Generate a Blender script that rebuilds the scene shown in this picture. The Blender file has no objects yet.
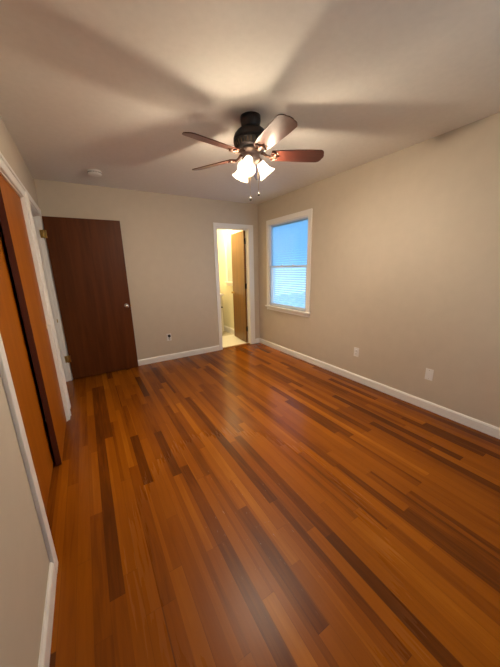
import bpy, bmesh, math, random
from mathutils import Vector, Matrix
C = bpy.context.scene.collection
SC = bpy.context.scene
PI = math.pi

# ------------------------------------------------------------------ camera
yaw, pitch, roll = 0.5415, 0.2412, -0.0234
fwd = Vector((math.sin(yaw)*math.cos(pitch), math.cos(yaw)*math.cos(pitch), -math.sin(pitch)))
rt0 = Vector((math.cos(yaw), -math.sin(yaw), 0)); up0 = rt0.cross(fwd)
rt = rt0*math.cos(roll)+up0*math.sin(roll); up = up0*math.cos(roll)-rt0*math.sin(roll)
cd = bpy.data.cameras.new('camera'); cam = bpy.data.objects.new('camera', cd); C.objects.link(cam)
cd.sensor_fit = 'VERTICAL'; cd.sensor_height = 36; cd.lens = 268.06*36/667; cd.clip_start = .02
M = Matrix((rt, up, -fwd)).transposed().to_4x4(); M.translation = Vector((-2.7296, -4.1831, 1.4085))
cam.matrix_world = M
SC.camera = cam

# ------------------------------------------------------------------ world and exposure
w = bpy.data.worlds.new('sky'); SC.world = w; w.use_nodes = True
wn = w.node_tree; bg = wn.nodes['Background']
tc = wn.nodes.new('ShaderNodeTexCoord'); sx = wn.nodes.new('ShaderNodeSeparateXYZ'); cr = wn.nodes.new('ShaderNodeValToRGB')
wn.links.new(tc.outputs['Generated'], sx.inputs[0])
wn.links.new(sx.outputs[2], cr.inputs[0]); wn.links.new(cr.outputs[0], bg.inputs[0])
cr.color_ramp.elements[0].position = .0; cr.color_ramp.elements[0].color = (.55, .85, 1, 1)
cr.color_ramp.elements[1].position = .5; cr.color_ramp.elements[1].color = (.27, .56, .95, 1)
bg.inputs[1].default_value = 2.2
vs = SC.view_settings
SC.display_settings.display_device = 'sRGB'
vs.view_transform = 'Standard'; vs.look = 'None'; vs.gamma = 1; vs.use_curve_mapping = False
vs.exposure = 0.17
BULB = 2600.0       # emission strength of each fan bulb
BATH = 170.0        # watts of the bathroom ceiling lamp

# ------------------------------------------------------------------ dimensions (metres); back right corner at the origin
W, H, YB = 3.056, 2.454, -4.75
T = .12
CL0, CL1, CLH = -2.79, -1.245, 2.0          # closet opening in the left wall
HD0, HD1, DH = -.93, -.075, 2.055           # hall doorway in the left wall
BD0, BD1 = -.80, -.195                      # bathroom doorway in the back wall
WN0, WN1, WZ0, WZ1 = -1.268, -.34, .755, 2.085  # window opening in the right wall

# ------------------------------------------------------------------ materials
def mat(name, col, rough=.5, metal=0, spec=.5, noise=None, emit=None):
    m = bpy.data.materials.new(name); m.use_nodes = True; n = m.node_tree; b = n.nodes['Principled BSDF']
    b.inputs['Roughness'].default_value = rough; b.inputs['Metallic'].default_value = metal
    b.inputs['Specular IOR Level'].default_value = spec
    b.inputs['Base Color'].default_value = (*col, 1)
    if noise:
        sc, amt, bump = noise
        t = n.nodes.new('ShaderNodeTexCoord'); z = n.nodes.new('ShaderNodeTexNoise')
        z.inputs['Scale'].default_value = sc; z.inputs['Detail'].default_value = 4
        n.links.new(t.outputs['Object'], z.inputs['Vector'])
        r = n.nodes.new('ShaderNodeValToRGB'); n.links.new(z.outputs['Fac'], r.inputs[0])
        r.color_ramp.elements[0].position = .3; r.color_ramp.elements[1].position = .7
        r.color_ramp.elements[0].color = (*[c*(1-amt) for c in col], 1)
        r.color_ramp.elements[1].color = (*[min(1, c*(1+amt)) for c in col], 1)
        n.links.new(r.outputs[0], b.inputs['Base Color'])
        if bump:
            u = n.nodes.new('ShaderNodeBump'); u.inputs['Strength'].default_value = bump; u.inputs['Distance'].default_value = .002
            n.links.new(z.outputs['Fac'], u.inputs['Height']); n.links.new(u.outputs[0], b.inputs['Normal'])
    if emit:
        b.inputs['Emission Color'].default_value = (*emit[0], 1); b.inputs['Emission Strength'].default_value = emit[1]
    return m

def wood(name, c0, c1, rough=.35, axis=2, scale=14, spec=.5):
    """veneer: fine grain stretched along one axis plus a few broad streaks"""
    m = bpy.data.materials.new(name); m.use_nodes = True; n = m.node_tree; b = n.nodes['Principled BSDF']
    t = n.nodes.new('ShaderNodeTexCoord'); mp = n.nodes.new('ShaderNodeMapping')
    s = [scale, scale, scale]; s[axis] = scale*.06
    mp.inputs['Scale'].default_value = s
    n.links.new(t.outputs['Object'], mp.inputs[0])
    z = n.nodes.new('ShaderNodeTexNoise'); z.inputs['Scale'].default_value = 1; z.inputs['Detail'].default_value = 8; z.inputs['Roughness'].default_value = .65
    z.inputs['Distortion'].default_value = .6
    n.links.new(mp.outputs[0], z.inputs['Vector'])
    r = n.nodes.new('ShaderNodeValToRGB'); n.links.new(z.outputs['Fac'], r.inputs[0])
    r.color_ramp.elements[0].position = .3; r.color_ramp.elements[0].color = (*c0, 1)
    r.color_ramp.elements[1].position = .72; r.color_ramp.elements[1].color = (*c1, 1)
    n.links.new(r.outputs[0], b.inputs['Base Color'])
    b.inputs['Roughness'].default_value = rough; b.inputs['Specular IOR Level'].default_value = spec
    return m

def floor_mat():
    """strip oak: 57 mm boards of random length running along y, each board its own tone"""
    m = bpy.data.materials.new('strip_oak'); m.use_nodes = True; n = m.node_tree; b = n.nodes['Principled BSDF']; L = n.links.new
    def math_(op, a, c=None, d=None):
        q = n.nodes.new('ShaderNodeMath'); q.operation = op
        for i, v in enumerate((a, c, d)):
            if v is None: continue
            if isinstance(v, (int, float)): q.inputs[i].default_value = v
            else: L(v, q.inputs[i])
        return q.outputs[0]
    def white(v, dim='1D'):
        q = n.nodes.new('ShaderNodeTexWhiteNoise'); q.noise_dimensions = dim
        L(v, q.inputs['W' if dim == '1D' else 'Vector']); return q.outputs['Value']
    t = n.nodes.new('ShaderNodeTexCoord'); s = n.nodes.new('ShaderNodeSeparateXYZ'); L(t.outputs['Object'], s.inputs[0])
    u = math_('DIVIDE', s.outputs[0], .063); row = math_('FLOOR', u)
    rr = white(row)
    ln = math_('ADD', math_('MULTIPLY', white(math_('ADD', row, 71.3)), .75), .55)
    v = math_('ADD', math_('DIVIDE', s.outputs[1], ln), math_('MULTIPLY', rr, 17.0))
    bid = math_('FLOOR', v)
    cv = n.nodes.new('ShaderNodeCombineXYZ'); L(row, cv.inputs[0]); L(bid, cv.inputs[1]); cv.inputs[2].default_value = 4.7
    rnd = white(cv.outputs[0], '3D')
    zr = white(math_('FLOOR', math_('ADD', math_('DIVIDE', u, 2.0), math_('MULTIPLY', bid, .37))))
    # grain
    cg = n.nodes.new('ShaderNodeCombineXYZ')
    L(math_('MULTIPLY', s.outputs[0], 60.), cg.inputs[0]); L(math_('MULTIPLY', s.outputs[1], 3.2), cg.inputs[1]); L(math_('MULTIPLY', rnd, 40.), cg.inputs[2])
    z = n.nodes.new('ShaderNodeTexNoise'); z.inputs['Scale'].default_value = 1; z.inputs['Detail'].default_value = 6; z.inputs['Distortion'].default_value = .8
    L(cg.outputs[0], z.inputs['Vector'])
    # broad patches where the stain is warmer or darker
    zp = n.nodes.new('ShaderNodeTexNoise'); zp.inputs['Scale'].default_value = 1.1; zp.inputs['Detail'].default_value = 2
    L(t.outputs['Object'], zp.inputs['Vector'])
    tone = math_('ADD', math_('ADD', math_('ADD', math_('MULTIPLY', rnd, .52), math_('MULTIPLY', zr, .36)), math_('MULTIPLY', math_('SUBTRACT', z.outputs['Fac'], .5), .42)), math_('MULTIPLY', math_('SUBTRACT', zp.outputs['Fac'], .5), .5))
    r = n.nodes.new('ShaderNodeValToRGB'); L(tone, r.inputs[0])
    e = r.color_ramp.elements
    e[0].position = 0; e[0].color = (.095, .025, .003, 1)
    e[1].position = 1; e[1].color = (.47, .158, .009, 1)
    for p_, c_ in ((.16, (.150, .038, .003, 1)), (.34, (.238, .062, .003, 1)), (.7, (.325, .093, .004, 1))):
        x = e.new(p_); x.color = c_
    # dark hairline at the joints
    fu = math_('FRACT', u); fv = math_('FRACT', v)
    edge = math_('MAXIMUM', math_('LESS_THAN', fu, .03), math_('LESS_THAN', math_('MULTIPLY', fv, ln), .0025))
    mx = n.nodes.new('ShaderNodeMix'); mx.data_type = 'RGBA'
    L(math_('MULTIPLY', edge, .28), mx.inputs['Factor']); L(r.outputs[0], mx.inputs['A']); mx.inputs['B'].default_value = (.05, .014, .004, 1)
    # finish roughened where the fan lamps reflect, to dull their highlight; pale flecks on top
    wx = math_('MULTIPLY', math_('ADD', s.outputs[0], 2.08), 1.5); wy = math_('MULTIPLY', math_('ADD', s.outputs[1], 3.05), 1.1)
    glint_patch = math_('POWER', 2.718, math_('MULTIPLY', math_('ADD', math_('MULTIPLY', wx, wx), math_('MULTIPLY', wy, wy)), -1.6))
    L(math_('ADD', math_('ADD', math_('MULTIPLY', z.outputs['Fac'], .10), .17), math_('MULTIPLY', glint_patch, .22)), b.inputs['Roughness'])
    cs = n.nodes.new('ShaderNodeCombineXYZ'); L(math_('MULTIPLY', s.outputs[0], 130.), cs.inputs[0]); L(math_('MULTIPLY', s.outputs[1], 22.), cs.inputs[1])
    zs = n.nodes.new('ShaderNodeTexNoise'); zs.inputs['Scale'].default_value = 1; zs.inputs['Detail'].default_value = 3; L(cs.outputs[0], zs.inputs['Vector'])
    sc = math_('MULTIPLY', math_('GREATER_THAN', zs.outputs['Fac'], .70), math_('POWER', glint_patch, 3.0))  # fine pale scuffs along the grain, doubling as painted glints of the lamps
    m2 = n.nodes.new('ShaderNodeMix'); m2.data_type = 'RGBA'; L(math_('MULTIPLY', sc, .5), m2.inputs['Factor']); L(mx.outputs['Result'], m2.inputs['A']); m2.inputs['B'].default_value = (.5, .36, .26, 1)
    L(m2.outputs['Result'], b.inputs['Base Color'])
    b.inputs['Specular IOR Level'].default_value = .20
    bp = n.nodes.new('ShaderNodeBump'); bp.inputs['Strength'].default_value = .12; bp.inputs['Distance'].default_value = .001
    L(math_('SUBTRACT', z.outputs['Fac'], math_('MULTIPLY', edge, .6)), bp.inputs['Height']); L(bp.outputs[0], b.inputs['Normal'])
    return m

M_wall = mat('wall_paint', (.58, .50, .395), .75, spec=.25, noise=(9, .02, .06))
M_ceil = mat('ceiling_paint', (.775, .75, .705), .85, spec=.2, noise=(26, .02, .15))
M_trim = mat('trim_paint', (.86, .83, .78), .38, spec=.45)
M_bathwall = mat('bath_paint', (.80, .75, .54), .6, spec=.3)
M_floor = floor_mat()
M_tile = mat('bath_tile', (.78, .74, .60), .35, noise=(40, .03, 0))
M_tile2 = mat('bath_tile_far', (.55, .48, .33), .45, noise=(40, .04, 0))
M_dark = wood('hall_door_veneer', (.078, .0215, .0045), (.130, .036, .008), .42, 2, 16, .15)
M_oak = wood('bath_door_veneer', (.125, .050, .004), (.23, .095, .007), .35, 2, 18)
M_closet = wood('closet_door_veneer', (.29, .076, .004), (.37, .108, .006), .42, 2, 12, .15)
M_edge = mat('door_edge', (.085, .018, .006), .5)
M_brass = mat('brass', (.62, .42, .14), .3, 1)
M_black = mat('black_hinge', (.012, .009, .007), .4, .6)
M_nickel = mat('satin_nickel', (.72, .69, .64), .25, 1)
M_bronze = mat('oiled_bronze', (.030, .026, .028), .4, .6, noise=(30, .2, 0))
M_band = mat('antique_band', (.34, .25, .15), .35, .8, noise=(60, .4, .2))
M_pewter = mat('pewter', (.36, .28, .25), .35, .75)
M_iron = mat('bronze_iron', (.16, .085, .06), .5, .5)
M_blade = wood('fan_blade_veneer', (.050, .012, .007), (.090, .024, .014), .32, 0, 30, .6)
M_blade_edge = M_blade
M_plastic = mat('white_plastic', (.80, .78, .74), .4)
M_plastic_dark = mat('black_plastic', (.02, .017, .015), .45)
M_slot = mat('slot_dark', (.03, .025, .02), .6)
M_sash = mat('sash_paint', (.62, .70, .80), .4)
M_counter = mat('cultured_marble', (.88, .85, .78), .2)
M_vanity = mat('vanity_paint', (.72, .66, .46), .5)
M_ext = mat('outside_ground', (.62, .66, .66), .9, noise=(3, .2, 0))

def m_glass(tint=(1, 1, 1)):
    m = bpy.data.materials.new('window_glass'); m.use_nodes = True; n = m.node_tree; n.nodes.remove(n.nodes['Principled BSDF'])
    o = n.nodes['Material Output']; a = n.nodes.new('ShaderNodeBsdfTransparent'); a.inputs[0].default_value = (*tint, 1); g = n.nodes.new('ShaderNodeBsdfGlossy'); g.inputs['Roughness'].default_value = .03
    x = n.nodes.new('ShaderNodeMixShader'); x.inputs[0].default_value = .05
    n.links.new(a.outputs[0], x.inputs[1]); n.links.new(g.outputs[0], x.inputs[2]); n.links.new(x.outputs[0], o.inputs[0]); return m
M_glass = m_glass(); M_glass_up = m_glass((.76, .88, .97))
def m_slat():
    m = bpy.data.materials.new('blind_slat'); m.use_nodes = True; n = m.node_tree; b = n.nodes['Principled BSDF']
    b.inputs['Base Color'].default_value = (.50, .62, .72, 1); b.inputs['Roughness'].default_value = .4
    o = n.nodes['Material Output']; a = n.nodes.new('ShaderNodeBsdfTranslucent'); a.inputs[0].default_value = (.80, .93, 1, 1)
    x = n.nodes.new('ShaderNodeMixShader'); x.inputs[0].default_value = .65
    n.links.new(b.outputs[0], x.inputs[1]); n.links.new(a.outputs[0], x.inputs[2]); n.links.new(x.outputs[0], o.inputs[0]); return m
M_slat = m_slat()
def m_shade():
    """lit frosted glass: passes part of the bulb's light straight, glows with the rest"""
    m = bpy.data.materials.new('frosted_shade'); m.use_nodes = True; n = m.node_tree; n.nodes.remove(n.nodes['Principled BSDF'])
    o = n.nodes['Material Output']; L = n.links.new
    a = n.nodes.new('ShaderNodeBsdfTransparent'); tcx = n.nodes.new('ShaderNodeTexCoord'); sp = n.nodes.new('ShaderNodeSeparateXYZ'); mr = n.nodes.new('ShaderNodeMapRange'); rp = n.nodes.new('ShaderNodeValToRGB')
    L(tcx.outputs['Object'], sp.inputs[0]); L(sp.outputs[2], mr.inputs['Value']); mr.inputs['From Min'].default_value = -.061; mr.inputs['From Max'].default_value = -.042
    L(mr.outputs[0], rp.inputs[0]); L(rp.outputs[0], a.inputs[0])
    rp.color_ramp.elements[0].color = (.86, .84, .80, 1); rp.color_ramp.elements[1].color = (.03, .028, .025, 1)
    t = n.nodes.new('ShaderNodeBsdfTranslucent'); t.inputs[0].default_value = (.30, .28, .25, 1)
    d = n.nodes.new('ShaderNodeEmission'); d.inputs[0].default_value = (1, .82, .56, 1); d.inputs[1].default_value = SHADE
    x = n.nodes.new('ShaderNodeMixShader'); x.inputs[0].default_value = .2
    L(a.outputs[0], x.inputs[1]); L(t.outputs[0], x.inputs[2])
    y = n.nodes.new('ShaderNodeAddShader'); L(x.outputs[0], y.inputs[0]); L(d.outputs[0], y.inputs[1])
    L(y.outputs[0], o.inputs[0]); return m
SHADE = 1.0
M_shade = m_shade()
M_bulb = mat('lit_bulb', (.9, .85, .75), .4, emit=((1, .86, .69), BULB))

# ------------------------------------------------------------------ mesh helpers
def bx(bm, x0, x1, y0, y1, z0, z1, mi=0):
    r = bmesh.ops.create_cube(bm, size=1)['verts']
    for v in r:
        v.co = Vector(((x0+x1)/2+v.co.x*(x1-x0), (y0+y1)/2+v.co.y*(y1-y0), (z0+z1)/2+v.co.z*(z1-z0)))
    for f in {f for v in r for f in v.link_faces}: f.material_index = mi
    return r
def lathe(bm, prof, n=32, mat4=None, cap=True, mi=0):
    """profile of (r, z) revolved about z"""
    rings = []
    for r, z in prof:
        if r < 1e-5: rings.append([bm.verts.new((0, 0, z))])
        else: rings.append([bm.verts.new((r*math.cos(2*PI*i/n), r*math.sin(2*PI*i/n), z)) for i in range(n)])
    fs = []
    for a, b in zip(rings, rings[1:]):
        for i in range(n):
            j = (i+1) % n
            if len(a) == 1 and len(b) == 1: continue
            if len(a) == 1: fs.append(bm.faces.new((a[0], b[j], b[i])))
            elif len(b) == 1: fs.append(bm.faces.new((a[i], a[j], b[0])))
            else: fs.append(bm.faces.new((a[i], a[j], b[j], b[i])))
    for f in fs: f.smooth = True; f.material_index = mi
    vs_ = [v for r in rings for v in r]
    if mat4 is not None: bmesh.ops.transform(bm, matrix=mat4, verts=vs_)
    return vs_
def tube(bm, pts, r, n=8):
    pts = [Vector(p) for p in pts]; rings = []
    for i, p in enumerate(pts):
        d = (pts[min(i+1, len(pts)-1)]-pts[max(i-1, 0)]).normalized()
        a = d.orthogonal().normalized() if i == 0 else (rings_a - d*rings_a.dot(d)).normalized()
        rings_a = a; b = d.cross(a)
        rr = r[i] if isinstance(r, (list, tuple)) else r
        rings.append([bm.verts.new(p+(a*math.cos(2*PI*k/n)+b*math.sin(2*PI*k/n))*rr) for k in range(n)])
    for a, b in zip(rings, rings[1:]):
        for k in range(n):
            f = bm.faces.new((a[k], a[(k+1) % n], b[(k+1) % n], b[k])); f.smooth = True
    bm.faces.new(rings[0][::-1]); bm.faces.new(rings[-1])
def obj(name, bm, m, parent=None, loc=None, bevel=0, seg=2):
    bmesh.ops.recalc_face_normals(bm, faces=bm.faces)
    me = bpy.data.meshes.new(name); bm.to_mesh(me); bm.free()
    for q in (m if isinstance(m, (list, tuple)) else [m]): me.materials.append(q)
    o = bpy.data.objects.new(name, me); C.objects.link(o)
    if parent: o.parent = parent
    if loc: o.location = loc
    if bevel:
        b = o.modifiers.new('bevel', 'BEVEL'); b.width = bevel; b.segments = seg; b.limit_method = 'ANGLE'; b.angle_limit = math.radians(40)
    return o
def tag(o, label, cat, group=None, kind=None):
    o['label'] = label; o['category'] = cat
    if group: o['group'] = group
    if kind: o['kind'] = kind
    return o
def empty(name, loc, rz=0):
    o = bpy.data.objects.new(name, None); C.objects.link(o); o.location = loc; o.rotation_euler.z = rz; o.empty_display_size = .1; return o
def struct(name, boxes, m, label, cat, bevel=0, parent=None):
    bm = bmesh.new()
    for b in boxes: bx(bm, *b)
    o = obj(name, bm, m, parent, bevel=bevel)
    return tag(o, label, cat, kind='structure')
def align(d):
    return Vector((0, 0, 1)).rotation_difference(Vector(d).normalized()).to_matrix().to_4x4()
def copy_tree(o, parent=None):
    c = o.copy(); C.objects.link(c)
    if parent: c.parent = parent
    for ch in list(o.children): copy_tree(ch, c)
    return c

# ------------------------------------------------------------------ room shell
BH = 1.50                       # bathroom depth behind the back wall
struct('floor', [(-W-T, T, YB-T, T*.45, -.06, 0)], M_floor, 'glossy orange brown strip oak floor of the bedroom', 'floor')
struct('ceiling', [(-W-.9, T, YB-T, T, H, H+.08)], M_ceil, 'plain off white ceiling above the bedroom', 'ceiling')
struct('wall_back', [(-W-T, BD0, 0, T, 0, H), (BD1, T, 0, T, 0, H), (BD0, BD1, 0, T, DH, H)], M_wall, 'beige painted back wall with the bathroom doorway', 'wall')
struct('wall_right', [(0, T, YB, WN0, 0, H), (0, T, WN1, 0, 0, H), (0, T, WN0, WN1, 0, WZ0), (0, T, WN0, WN1, WZ1, H)], M_wall, 'long beige right wall with the window and two plates', 'wall')
struct('wall_left', [(-W-T, -W, YB, CL0, 0, H), (-W-T, -W, CL1, HD0, 0, H), (-W-T, -W, HD1, 0, 0, H),
                     (-W-T, -W, CL0, CL1, CLH, H), (-W-T, -W, HD0, HD1, DH, H)], M_wall, 'beige left wall with the closet and hall doorways', 'wall')
struct('wall_front', [(-W-T, -1.9, YB-T, YB, 0, H), (-.95, T, YB-T, YB, 0, H), (-1.9, -.95, YB-T, YB, 0, .8), (-1.9, -.95, YB-T, YB, 2.1, H)], M_wall, 'beige wall behind the viewer', 'wall')  # the opening is an added, unseen window that lets in fill daylight
# closet box and hall box behind the left wall
struct('wall_closet', [(-W-.75, -W-.70, CL0-.15, CL1+.15, 0, H), (-W-.70, -W-T, CL0-.15, CL0-.10, 0, H), (-W-.95, -W-T, CL1+.10, CL1+.15, 0, H)], M_wall, 'walls inside the closet behind the sliding doors', 'wall')
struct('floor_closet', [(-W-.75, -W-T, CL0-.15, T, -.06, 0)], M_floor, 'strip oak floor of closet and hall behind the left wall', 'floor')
struct('wall_hall', [(-W-.95, -W-.90, CL1+.15, T, 0, H), (-W-.90, -W-T, 0.05, T, 0, H)], M_wall, 'hall wall beyond the open dark door', 'wall')
# bathroom box
bx0, bx1 = -1.9, -.11
struct('floor_bathroom', [(bx0, bx1, T*.45, .85, -.06, 0.004)], M_tile, 'pale bathroom floor just inside the doorway', 'floor')
struct('floor_bathroom_rear', [(bx0, bx1, .85, BH+.05, -.06, 0.004)], M_tile2, 'darker beige bathroom floor beyond the pale one', 'floor')
struct('wall_bathroom', [(bx0, bx1, BH, BH+.05, 0, H), (bx1, bx1+.06, T, BH+.05, 0, H), (bx0-.05, bx0, T, BH+.05, 0, H)], M_bathwall, 'pale yellow bathroom walls seen through the doorway', 'wall')
struct('ceiling_bathroom', [(bx0-.05, bx1+.06, T, BH+.05, H, H+.08)], M_ceil, 'bathroom ceiling beyond the doorway', 'ceiling')
struct('ground', [(T+.02, 14, -12, 10, -.5, -.4)], M_ext, 'ground outside the window', 'ground')

# ------------------------------------------------------------------ trim
def base(name, a, b, n, label, h=.089, t=.014):
    """baseboard with an eased top from a to b, standing out along n"""
    bm = bmesh.new(); a = Vector((*a, 0)); b = Vector((*b, 0)); n = Vector((*n, 0))
    prof = [(0, 0), (t, 0), (t, h*.80), (t*.80, h*.90), (t*.42, h), (0, h)]
    A = [bm.verts.new(a+n*p+Vector((0, 0, z))) for p, z in prof]; B = [bm.verts.new(b+n*p+Vector((0, 0, z))) for p, z in prof]
    for i in range(len(prof)):
        j = (i+1) % len(prof); bm.faces.new((A[i], A[j], B[j], B[i]))
    bm.faces.new(A[::-1]); bm.faces.new(B)
    return tag(obj(name, bm, M_trim), label, 'baseboard', kind='structure')
CT = .016
base('baseboard_right', (0, YB), (0, 0), (-1, 0), 'long white baseboard along the right wall')
base('baseboard_back', (-W, 0), (-.856, 0), (0, -1), 'white baseboard between dark door and bathroom doorway')
base('baseboard_corner', (-.108, 0), (-.014, 0), (0, -1), 'short white baseboard between bathroom doorway and corner')
base('baseboard_left', (-W, YB), (-W, -2.858), (1, 0), 'white baseboard on the near left wall beside the closet')
base('baseboard_bathroom', (bx1, T), (bx1, BH), (-1, 0), 'white baseboard inside the bathroom', .125)
base('baseboard_bathroom_rear', (bx0, BH), (bx1-.014, BH), (0, -1), 'white baseboard on the bathroom rear wall', .125)
def casing(name, boxes, label):
    return struct(name, boxes, M_trim, label, 'door trim', bevel=.004)
# closet: jambs, casing, head track cover
X1 = -W+CT
casing('trim_1', [(-W-.001, X1, CL0-.066, CL0, 0, CLH), (-W-.001, X1, CL1, -1.15, 0, CLH), (-W-.001, X1, CL0-.066, -1.15, CLH, CLH+.062),
                  (-W-.001, X1+.009, CL0-.075, -1.142, CLH+.062, CLH+.085), (-W-.001, X1+.006, -1.165, -1.142, 0, CLH+.062)], 'white casing around the closet opening')
struct('trim_2', [(-W-T, -W, CL0-.001, CL0+.012, 0, CLH), (-W-T, -W, CL1-.012, CL1+.001, 0, CLH), (-W-T, -W, CL0, CL1, CLH-.012, CLH+.001)], M_trim, 'white jamb lining inside the closet opening', 'door trim')
# hall doorway
casing('trim_3', [(-W-.001, X1-.004, HD0-.062, HD0, 0, DH), (-W-.001, X1-.004, HD1+.004, HD1+.06, 0, DH), (-W-.001, X1-.004, HD0-.062, HD1+.06, DH, DH+.062)], 'white casing around the hall doorway by the dark door')
jh = struct('trim_4', [(-W-T, -W, HD0-.001, HD0+.014, 0, DH), (-W-T, -W, HD1-.014, HD1+.001, 0, DH), (-W-T, -W, HD0, HD1, DH-.014, DH+.001),
                  (-W-.075, -W-.04, HD1-.026, HD1-.012, 0, DH-.012), (-W-.075, -W-.04, HD0+.012, HD0+.026, 0, DH-.012), (-W-.075, -W-.04, HD0, HD1, DH-.026, DH-.012)], M_trim, 'white jamb of the hall doorway holding two brass hinges', 'door trim')
bm = bmesh.new(); bx(bm, -W-.036, -W-.026, HD1-.0165, HD1-.0135, .79, .835); obj('latch_plate', bm, M_brass, jh)
# bathroom doorway
casing('trim_5', [(-.856, BD0+.004, -CT, .001, 0, DH), (BD1-.004+.0, -.108, -CT, .001, 0, DH), (-.856, -.108, -CT, .001, DH, DH+.06)], 'white casing around the bathroom doorway')
struct('trim_6', [(BD0-.001, BD0+.012, 0, T, 0, DH), (BD1-.012, BD1+.001, 0, T, 0, DH), (BD0, BD1, 0, T, DH-.012, DH+.001),
                  (BD0+.010, BD0+.022, .035, .07, 0, DH-.01), (BD0, BD1, .035, .07, DH-.024, DH-.01)], M_trim, 'white jamb lining of the bathroom doorway', 'door trim')
struct('threshold', [(BD0+.012, BD1-.012, .02, .075, 0, .012)], mat('oak_threshold', (.28, .13, .03), .4), 'wooden strip on the floor in the bathroom doorway', 'threshold', bevel=.004)

# ------------------------------------------------------------------ hinges and knobs
def hinge(parent, loc, mater, h=.09, flip=1, rot=0):
    bm = bmesh.new()
    lathe(bm, [(0, -h/2-.004), (.004, -h/2-.004), (.0065, -h/2), (.0065, h/2), (.004, h/2+.004), (0, h/2+.004)], 12)
    bx(bm, -.034, 0, -.0012, .0012, -h/2, h/2); bx(bm, 0, .030*flip, -.0012, .0012, -h/2, h/2)
    o = obj('hinge', bm, mater, parent, loc); o.rotation_euler.z = rot; return o
def knob(parent, loc, d, mater, name='knob', s=1.0):
    bm = bmesh.new()
    lathe(bm, [(r*s, z*s) for r, z in [(0, 0), (.031, 0), (.031, .004), (.026, .008), (.012, .011), (.010, .026), (.014, .032), (.024, .038), (.027, .048), (.025, .057), (.017, .063), (0, .065)]], 24, align(d))
    return obj(name, bm, mater, parent, loc)

# door_1: dark hall door, open against the back wall
d1 = empty('door_1', (-W+.012, -.09, 0))
tag(d1, 'dark red brown flush door standing open against the back wall', 'door', kind='structure')
bm = bmesh.new(); bx(bm, 0.003, .826, -.0005, .035, .012, 2.042); obj('door_leaf', bm, [M_dark], d1, bevel=.002)
k = knob(d1, (.770, 0, .93), (0, -1, 0), M_nickel); k['label'] = 'round satin nickel knob'
knob(d1, (.770, .035, .93), (0, 1, 0), M_nickel, s=.8)
bm = bmesh.new(); bx(bm, .8255, .8275, .006, .029, .90, .96); bx(bm, .8275, .836, .012, .023, .922, .938); obj('latch', bm, M_brass, d1)
for z in (1.845, .30):
    hinge(d1, (-.010, -.004, z), M_brass, .09)

# door_2: oak coloured bathroom door, swung into the bathroom along its right side
d2 = empty('door_2', (BD1-.014, T-.03, 0), math.radians(84))
tag(d2, 'golden brown wooden bathroom door standing open inside the doorway', 'door', kind='structure')
bm = bmesh.new(); bx(bm, .004, .60, -.0, .035, .014, 2.036); obj('door_leaf', bm, [M_oak], d2, bevel=.002)
kb = knob(d2, (.55, .035, .93), (0, 1, 0), M_brass, s=.8)
for z in (1.86, 1.08, .28):
    bm = bmesh.new(); lathe(bm, [(0, -.05), (.008, -.05), (.008, .05), (0, .05)], 12); bx(bm, -.003, .003, .0, .034, -.045, .045); obj('hinge', bm, M_black, d2, (.002, -.004, z))

# closet sliding doors
def closet_door(name, x, y0, y1, label, pull_y):
    o = empty(name, (x, y0, 0)); tag(o, label, 'sliding door', kind='structure')
    bm = bmesh.new(); bx(bm, -.034, 0, 0, y1-y0, .012, CLH-.013); lf = obj('door_leaf', bm, [M_closet, M_edge], o)
    for p in lf.data.polygons:
        if abs(p.normal.y) > .9: p.material_index = 1
    bm = bmesh.new(); lathe(bm, [(0, .0015), (.016, .0015), (.019, .002), (.024, .003), (.026, .0015), (.026, 0), (0, 0)], 24, align((1, 0, 0)))
    obj('finger_pull', bm, M_brass, o, (0, pull_y-y0, .95))
    return o
closet_door('door_3', -W-.012, -1.965, CL1-.014, 'orange brown sliding closet door, the front one beside the hall door', -1.30)
closet_door('door_4', -W-.066, CL0+.014, -1.92, 'orange brown sliding closet door running behind the other one', -2.70)
bm = bmesh.new(); lathe(bm, [(0, 0), (.012, 0), (.012, .006), (.009, .014), (0, .016)], 16, align((0, -1, 0)))
tag(obj('door_bumper', bm, M_plastic, None, (-W+.006, CL1, .95)), 'small white bumper on the closet casing edge', 'door bumper')

# ------------------------------------------------------------------ window
wd = empty('window_1', (0, (WN0+WN1)/2, WZ0)); tag(wd, 'white framed sash window with lowered blinds in right wall', 'window', kind='structure')
Yc = (WN0+WN1)/2
def wbox(name, boxes, m, parent=wd, bevel=.003):
    bm = bmesh.new()
    for x0, x1, y0, y1, z0, z1 in boxes: bx(bm, x0, x1, y0-Yc, y1-Yc, z0-WZ0, z1-WZ0)
    return obj(name, bm, m, parent, bevel=bevel)
wbox('window_casing', [(-CT, .001, WN0-.068, WN0, WZ0-.01, WZ1), (-CT, .001, WN1, WN1+.068, WZ0-.01, WZ1), (-CT, .001, WN0-.068, WN1+.068, WZ1, WZ1+.068)], M_trim, bevel=.004)
wbox('window_sill', [(-.042, .05, WN0-.085, WN1+.085, WZ0-.024, WZ0), (-CT, .001, WN0-.068, WN1+.068, WZ0-.075, WZ0-.024)], M_trim, bevel=.005)
wbox('window_jamb', [(0, T, WN0-.001, WN0+.012, WZ0, WZ1), (0, T, WN1-.012, WN1+.001, WZ0, WZ1), (0, T, WN0, WN1, WZ1-.012, WZ1+.001), (.03, T+.03, WN0, WN1, WZ0-.02, WZ0+.006)], M_trim)
y0, y1 = WN0+.012, WN1-.012; zm = 1.412
ls = wbox('lower_sash', [(.002, .022, y0, y0+.022, WZ0+.006, zm), (.002, .022, y1-.022, y1, WZ0+.006, zm), (.002, .022, y0, y1, WZ0+.006, WZ0+.048), (-.002, .022, y0, y1, zm-.014, zm+.012)], M_sash)
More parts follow.
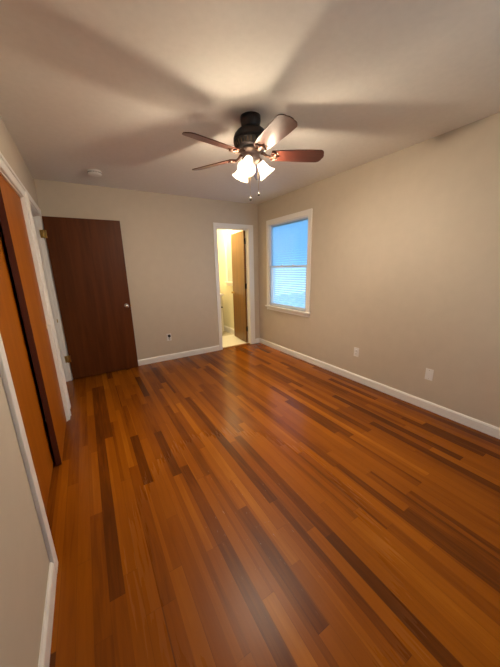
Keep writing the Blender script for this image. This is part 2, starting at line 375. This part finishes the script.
us = wbox('upper_sash', [(.023, .042, y0, y0+.014, zm-.014, WZ1-.012), (.023, .042, y1-.014, y1, zm-.014, WZ1-.012), (.023, .042, y0, y1, WZ1-.030, WZ1-.012), (.023, .042, y0, y1, zm-.014, zm+.012)], M_sash)
wbox('pane', [(.010, .013, y0+.020, y1-.020, WZ0+.046, zm-.012)], M_glass, ls, 0)
wbox('pane', [(.031, .034, y0+.012, y1-.012, zm+.010, WZ1-.028)], M_glass_up, us, 0)
for yy in (-.671, -.950):
    bm = bmesh.new(); bx(bm, -.012, .012, -.022, .022, 0, .006); lathe(bm, [(0, .018), (.010, .016), (.012, .006), (.012, .004)], 12); bx(bm, -.020, .004, -.006, .018, .008, .014)
    obj('sash_lock', bm, M_sash, ls, (.012, yy-Yc, zm+.012-WZ0), bevel=.001)
# blind hanging just outside the sashes, slats part closed
bl = empty('window_blind', (.066, Yc, WZ0)); tag(bl, 'pale blue white horizontal slat blind lowered behind the window sashes', 'blind')
bm = bmesh.new(); hgt = WZ1-WZ0; n = 36; wv = (y1-y0)/2-.003
for i in range(n):
    z = .03+(hgt-.085)*i/(n-1); a = math.radians(45.5); hw = .0225
    for s in (-1, 1): pass
    pr = [(-hw*math.cos(a), hw*math.sin(a)), (0.0015, 0.0015), (hw*math.cos(a), -hw*math.sin(a))]
    V = [[bm.verts.new((px, sy*wv, z+pz)) for px, pz in pr] for sy in (-1, 1)]
    for q in range(2): bm.faces.new((V[0][q], V[0][q+1], V[1][q+1], V[1][q]))
obj('slats', bm, M_slat, bl)
bm = bmesh.new(); bx(bm, -.014, .014, -wv, wv, hgt-.045, hgt-.013); obj('headrail', bm, M_plastic, bl, bevel=.002)
bm = bmesh.new(); bx(bm, -.011, .011, -wv, wv, .008, .020); obj('bottom_rail', bm, M_plastic, bl, bevel=.002)
for yy in (-.28, 0, .28):
    bm = bmesh.new(); tube(bm, [(-.0145, yy, .02), (-.0145, yy, hgt-.04)], .0012, 6); obj('ladder_cord', bm, M_plastic, bl)

# ------------------------------------------------------------------ ceiling fan
FX, FY = -1.546, -2.292
fan = empty('ceiling_fan', (FX, FY, H)); tag(fan, 'dark bronze ceiling fan with five blades and three lit glass shades', 'ceiling fan')
Z = lambda z: z-H
bm = bmesh.new(); lathe(bm, [(0, Z(2.454)), (.072, Z(2.454)), (.072, Z(2.425)), (.067, Z(2.405)), (.066, Z(2.370)), (0, Z(2.370))], 40); obj('canopy', bm, M_bronze, fan)
bm = bmesh.new()
lathe(bm, [(0, Z(2.382)), (.066, Z(2.382)), (.080, Z(2.376)), (.100, Z(2.362)), (.117, Z(2.342)), (.126, Z(2.318)), (.127, Z(2.308)), (.121, Z(2.306)), (.121, Z(2.300)), (.127, Z(2.298)), (.127, Z(2.292)),
           (.122, Z(2.290)), (.111, Z(2.256)), (.100, Z(2.248)), (.086, Z(2.244)), (0, Z(2.244))], 48)
mh = obj('motor_housing', bm, M_bronze, fan)
bm = bmesh.new()
for i in range(30):
    a = 2*PI*i/30
    r = bx(bm, -.004, .004, -.0018, .0018, -.014, .014)
    bmesh.ops.transform(bm, matrix=Matrix.Rotation(a, 4, 'Z') @ Matrix.Translation((.1165, 0, Z(2.274))) @ Matrix.Rotation(math.radians(18), 4, 'Y'), verts=r)
obj('vent_band', bm, M_band, mh)
bm = bmesh.new()
lathe(bm, [(0, Z(2.246)), (.080, Z(2.246)), (.084, Z(2.236)), (.078, Z(2.226)), (.064, Z(2.222)), (.062, Z(2.196)), (.068, Z(2.190)), (.068, Z(2.176)), (.058, Z(2.160)), (.040, Z(2.148)), (.018, Z(2.142)), (.012, Z(2.132)), (0, Z(2.130))], 40)
fit = obj('light_fitter', bm, M_pewter, fan)
# blades: one mesh per kind, copied round the hub
def blade_mesh():
    bm = bmesh.new(); x0, x1 = .150, .548; N = 10
    pts = []
    def hw(t): return .050+.016*math.sin(min(1, t*1.15)*PI/2)
    for i in range(N+1):
        t = i/N; pts.append((x0+(x1-.045-x0)*t, hw(t)))
    tip = [(x1-.045+.038*math.sin(q*PI/2/6), hw(1)-.040*(1-math.cos(q*PI/2/6))) for q in range(1, 7)]+[(x1, .012)]
    edge = [(x0-.004, .036)]+pts+tip
    top = []; bot = []
    for sgn in (1, -1):
        for x, y in (edge if sgn == 1 else edge[::-1]):
            top.append(bm.verts.new((x, sgn*y, .003))); bot.append(bm.verts.new((x, sgn*y, -.003)))
    bm.faces.new(top); bm.faces.new(bot[::-1])
    for i in range(len(top)):
        j = (i+1) % len(top); bm.faces.new((top[i], bot[i], bot[j], top[j]))
    return bm
def iron_bm():
    bm = bmesh.new()
    tube(bm, [(.070, 0, .018), (.092, 0, .014), (.112, 0, -.002), (.132, 0, -.010), (.150, 0, -.009)], [.010, .010, .009, .009, .010], 10)
    for s in (-1, 1):
        c = []
        for q in range(15):
            a = -PI*.1+q*PI*1.45/14; rr = .024-.0010*q
            c.append((.166+rr*math.sin(a)-.006, s*(.024-rr*math.cos(a)+.004), -.0085))
        tube(bm, [(.142, s*.004, -.010)]+c, [.008]+[.0068-.0002*q for q in range(15)], 8)
        lathe(bm, [(0, -.004), (.007, -.003), (.008, 0), (0, .001)], 12, Matrix.Translation((.196, s*.028, -.0035)))
    tube(bm, [(.146, 0, -.010), (.178, 0, -.008), (.208, 0, -.006)], [.011, .009, .004], 8)
    return bm
a0 = 3.3226
first = None
for i in range(5):
    a = a0-i*2*PI/5
    if i == 0:
        bo = obj('blade', blade_mesh(), M_blade, fan); ir = obj('blade_iron', iron_bm(), M_iron, bo); first = bo
    else:
        bo = copy_tree(first, fan)
    bo.location = (0, 0, Z(2.211)); bo.rotation_mode = 'QUATERNION'
    bo.rotation_quaternion = (Matrix.Rotation(a, 3, 'Z') @ Matrix.Rotation(math.radians(-15), 3, 'X')).to_quaternion()
# lamp shades
def shade_bm():
    prof = [(.026, 0), (.031, -.006), (.034, -.018), (.037, -.040), (.043, -.066), (.053, -.087), (.065, -.104), (.069, -.110)]
    inn = [(r-.0025, z) for r, z in prof[::-1]]
    bm = bmesh.new(); lathe(bm, prof+inn, 36); return bm
def socket_bm():
    bm = bmesh.new(); lathe(bm, [(0, .034), (.016, .032), (.020, .02), (.026, .012), (.030, 0), (.030, -.008), (0, -.008)], 24); return bm
def bulb_bm():
    bm = bmesh.new(); lathe(bm, [(0, -.082), (.010, -.080), (.018, -.073), (.0205, -.062), (.018, -.050), (.013, -.040), (.011, -.02), (.011, -.008), (0, -.008)], 20); return bm
sf = None
for i, az in enumerate((222, 342, 102)):
    az = math.radians(az); tilt = math.radians(37)
    if sf is None:
        so = obj('lamp_shade', shade_bm(), M_shade, fan); sf = so
        obj('socket', socket_bm(), M_pewter, so); obj('bulb', bulb_bm(), M_bulb, so)
    else: so = copy_tree(sf, fan)
    so.rotation_mode = 'QUATERNION'
    so.rotation_quaternion = (Matrix.Rotation(az, 3, 'Z') @ Matrix.Rotation(-tilt, 3, 'Y')).to_quaternion()
    so.scale = (.94, .94, .94); so.location = (.064*math.cos(az), .064*math.sin(az), Z(2.168))
    bm = bmesh.new()
    tube(bm, [(.036*math.cos(az), .036*math.sin(az), Z(2.183)), (.046*math.cos(az), .046*math.sin(az), Z(2.196)), (.054*math.cos(az), .054*math.sin(az), Z(2.188)), (.061*math.cos(az), .061*math.sin(az), Z(2.174))], .008, 10)
    obj('lamp_arm', bm, M_pewter, fan)
for (dx, dy, zb) in ((-.010, .006, 1.917), (.044, -.026, 1.950)):
    bm = bmesh.new(); tube(bm, [(dx*.8, dy*.8, Z(2.15)), (dx, dy, Z(2.05)), (dx, dy, Z(zb+.01))], .0011, 6); ch = obj('pull_chain', bm, M_brass, fan)
    bm = bmesh.new(); lathe(bm, [(0, .016), (.004, .014), (.008, .006), (.010, -.002), (.008, -.010), (.003, -.014), (0, -.015)], 14); obj('pull_knob', bm, M_slot, ch, (dx, dy, Z(zb)))

# ------------------------------------------------------------------ smoke detector
sd = empty('smoke_detector', (-2.464, -.575, H)); tag(sd, 'round white smoke detector on the ceiling above the dark door', 'smoke detector')
bm = bmesh.new(); lathe(bm, [(0, 0), (.066, 0), (.068, -.006), (.066, -.012), (.058, -.013), (0, -.013)], 36); obj('mounting_base', bm, M_plastic, sd)
bm = bmesh.new(); lathe(bm, [(0, -.011), (.060, -.011), (.067, -.016), (.068, -.026), (.062, -.036), (.045, -.041), (0, -.042)], 36); cv = obj('cover', bm, M_plastic, sd)
bm = bmesh.new()
for i in range(28):
    r = bx(bm, -.002, .002, -.003, .003, -.005, .005)
    bmesh.ops.transform(bm, matrix=Matrix.Rotation(2*PI*i/28, 4, 'Z') @ Matrix.Translation((.0672, 0, -.021)), verts=r)
obj('vent_slots', bm, M_slot, cv)

# ------------------------------------------------------------------ wall plates (local: plate faces -y)
def plate(name, loc, rz, label, cat, kind, group=None):
    o = empty(name, loc, rz); tag(o, label, cat, group)
    bm = bmesh.new(); bx(bm, -.035, .035, -.005, 0, -.057, .057); obj('cover_plate', bm, M_plastic, o, bevel=.003)
    if kind == 'duplex':
        for s in (-1, 1):
            bm = bmesh.new(); lathe(bm, [(0, .003), (.0155, .003), (.017, .0015), (.017, 0), (0, 0)], 24, Matrix.Translation((0, -.005, s*.0195)) @ align((0, -1, 0)))
            rc = obj('receptacle', bm, M_plastic, o)
            bm = bmesh.new(); bx(bm, -.0075, -.0055, -.0085, -.0078, s*.0195, s*.0195+.008); bx(bm, .0055, .0075, -.0085, -.0078, s*.0195, s*.0195+.008)
            lathe(bm, [(0, .0007), (.0025, .0007), (.0025, 0), (0, 0)], 10, Matrix.Translation((0, -.0078, s*.0195-.006)) @ align((0, -1, 0)))
            obj('slot', bm, M_slot, rc)
        scr = [0]
    else: scr = [-.042, .042]
    for z in scr:
        bm = bmesh.new(); lathe(bm, [(0, .0015), (.002, .0013), (.003, 0), (0, 0)], 12, Matrix.Translation((0, -.005, z)) @ align((0, -1, 0))); obj('screw', bm, M_nickel, o)
    return o
plate('wall_outlet', (-1.71, -.0, .368), 0, 'white outlet on back wall with black plug-in', 'outlet', 'duplex')
plate('wall_outlet', (0, -2.169, .372), -PI/2, 'white duplex outlet on right wall nearer the window', 'outlet', 'duplex')
plate('blank_plate', (0, -3.0, .362), -PI/2, 'white blank cover plate low on right wall', 'wall plate', 'blank')
pa = empty('plug_adapter', (-1.71, -.0092, .392)); tag(pa, 'small black plug-in in the back wall outlet', 'plug')
bm = bmesh.new(); bx(bm, -.019, .019, -.030, 0, -.016, .022); obj('body', bm, M_plastic_dark, pa, bevel=.004)
bm = bmesh.new(); tube(bm, [(0, -.022, -.014), (.002, -.028, -.03), (.004, -.022, -.05), (.002, -.012, -.064)], .0035, 8); obj('cord_stub', bm, M_plastic_dark, pa)

# ------------------------------------------------------------------ bathroom contents
va = empty('vanity_cabinet', (-.555, 1.22, 0)); tag(va, 'cream vanity cabinet with white top just visible in the bathroom', 'vanity')
bm = bmesh.new(); bx(bm, -.40, .26, -.26, .27, .08, .85); bx(bm, -.40, .26, -.20, .27, 0, .08); obj('body', bm, M_vanity, va, bevel=.003)
bm = bmesh.new(); bx(bm, -.42, .285, -.285, .275, .85, .885); bx(bm, -.42, .285, .255, .275, .885, .97); obj('countertop', bm, M_counter, va, bevel=.006)
for s in (-.24, .10):
    bm = bmesh.new(); bx(bm, s-.145, s+.145, -.278, -.26, .12, .66); dd = obj('door', bm, M_vanity, va, bevel=.004)
    knob(dd, (s+.128, -.278, .61), (0, -1, 0), M_black, s=.5)
bm = bmesh.new(); bx(bm, -.385, .245, -.278, -.26, .69, .83); dr = obj('drawer', bm, M_vanity, va, bevel=.004)
knob(dr, (-.07, -.278, .76), (0, -1, 0), M_black, s=.5)
w2 = empty('window_2', (bx1, 1.02, 1.13)); tag(w2, 'white trimmed bathroom window mostly hidden behind the golden door', 'window', kind='structure')
bm = bmesh.new(); bx(bm, -.016, 0, -.35, -.285, 0, .95); bx(bm, -.016, 0, .0, .065, 0, .95); bx(bm, -.016, 0, -.35, .065, .95, 1.01); obj('window_casing', bm, M_trim, w2, bevel=.003)
bm = bmesh.new(); bx(bm, -.05, 0, -.37, .085, -.025, 0); bx(bm, -.016, 0, -.35, .065, -.085, -.025); obj('window_sill', bm, M_trim, w2, bevel=.004)
bm = bmesh.new(); bx(bm, -.004, 0, -.285, 0, 0, .95); obj('pane', bm, mat('night_pane', (.5, .5, .42), .2), w2)
# bathroom ceiling lamp that lights it
bl2 = empty('bathroom_light', (-.52, .78, H)); tag(bl2, 'round bathroom ceiling light out of sight past the doorway', 'ceiling light')
bm = bmesh.new(); lathe(bm, [(0, 0), (.15, 0), (.15, -.02), (0, -.02)], 32); obj('lamp_base', bm, M_nickel, bl2)
bm = bmesh.new(); lathe(bm, [(.135, -.02), (.125, -.05), (.09, -.075), (.04, -.088), (0, -.09)], 32); obj('diffuser', bm, mat('lit_diffuser', (.9, .85, .7), .5, emit=((1, .80, .46), BATH)), bl2)
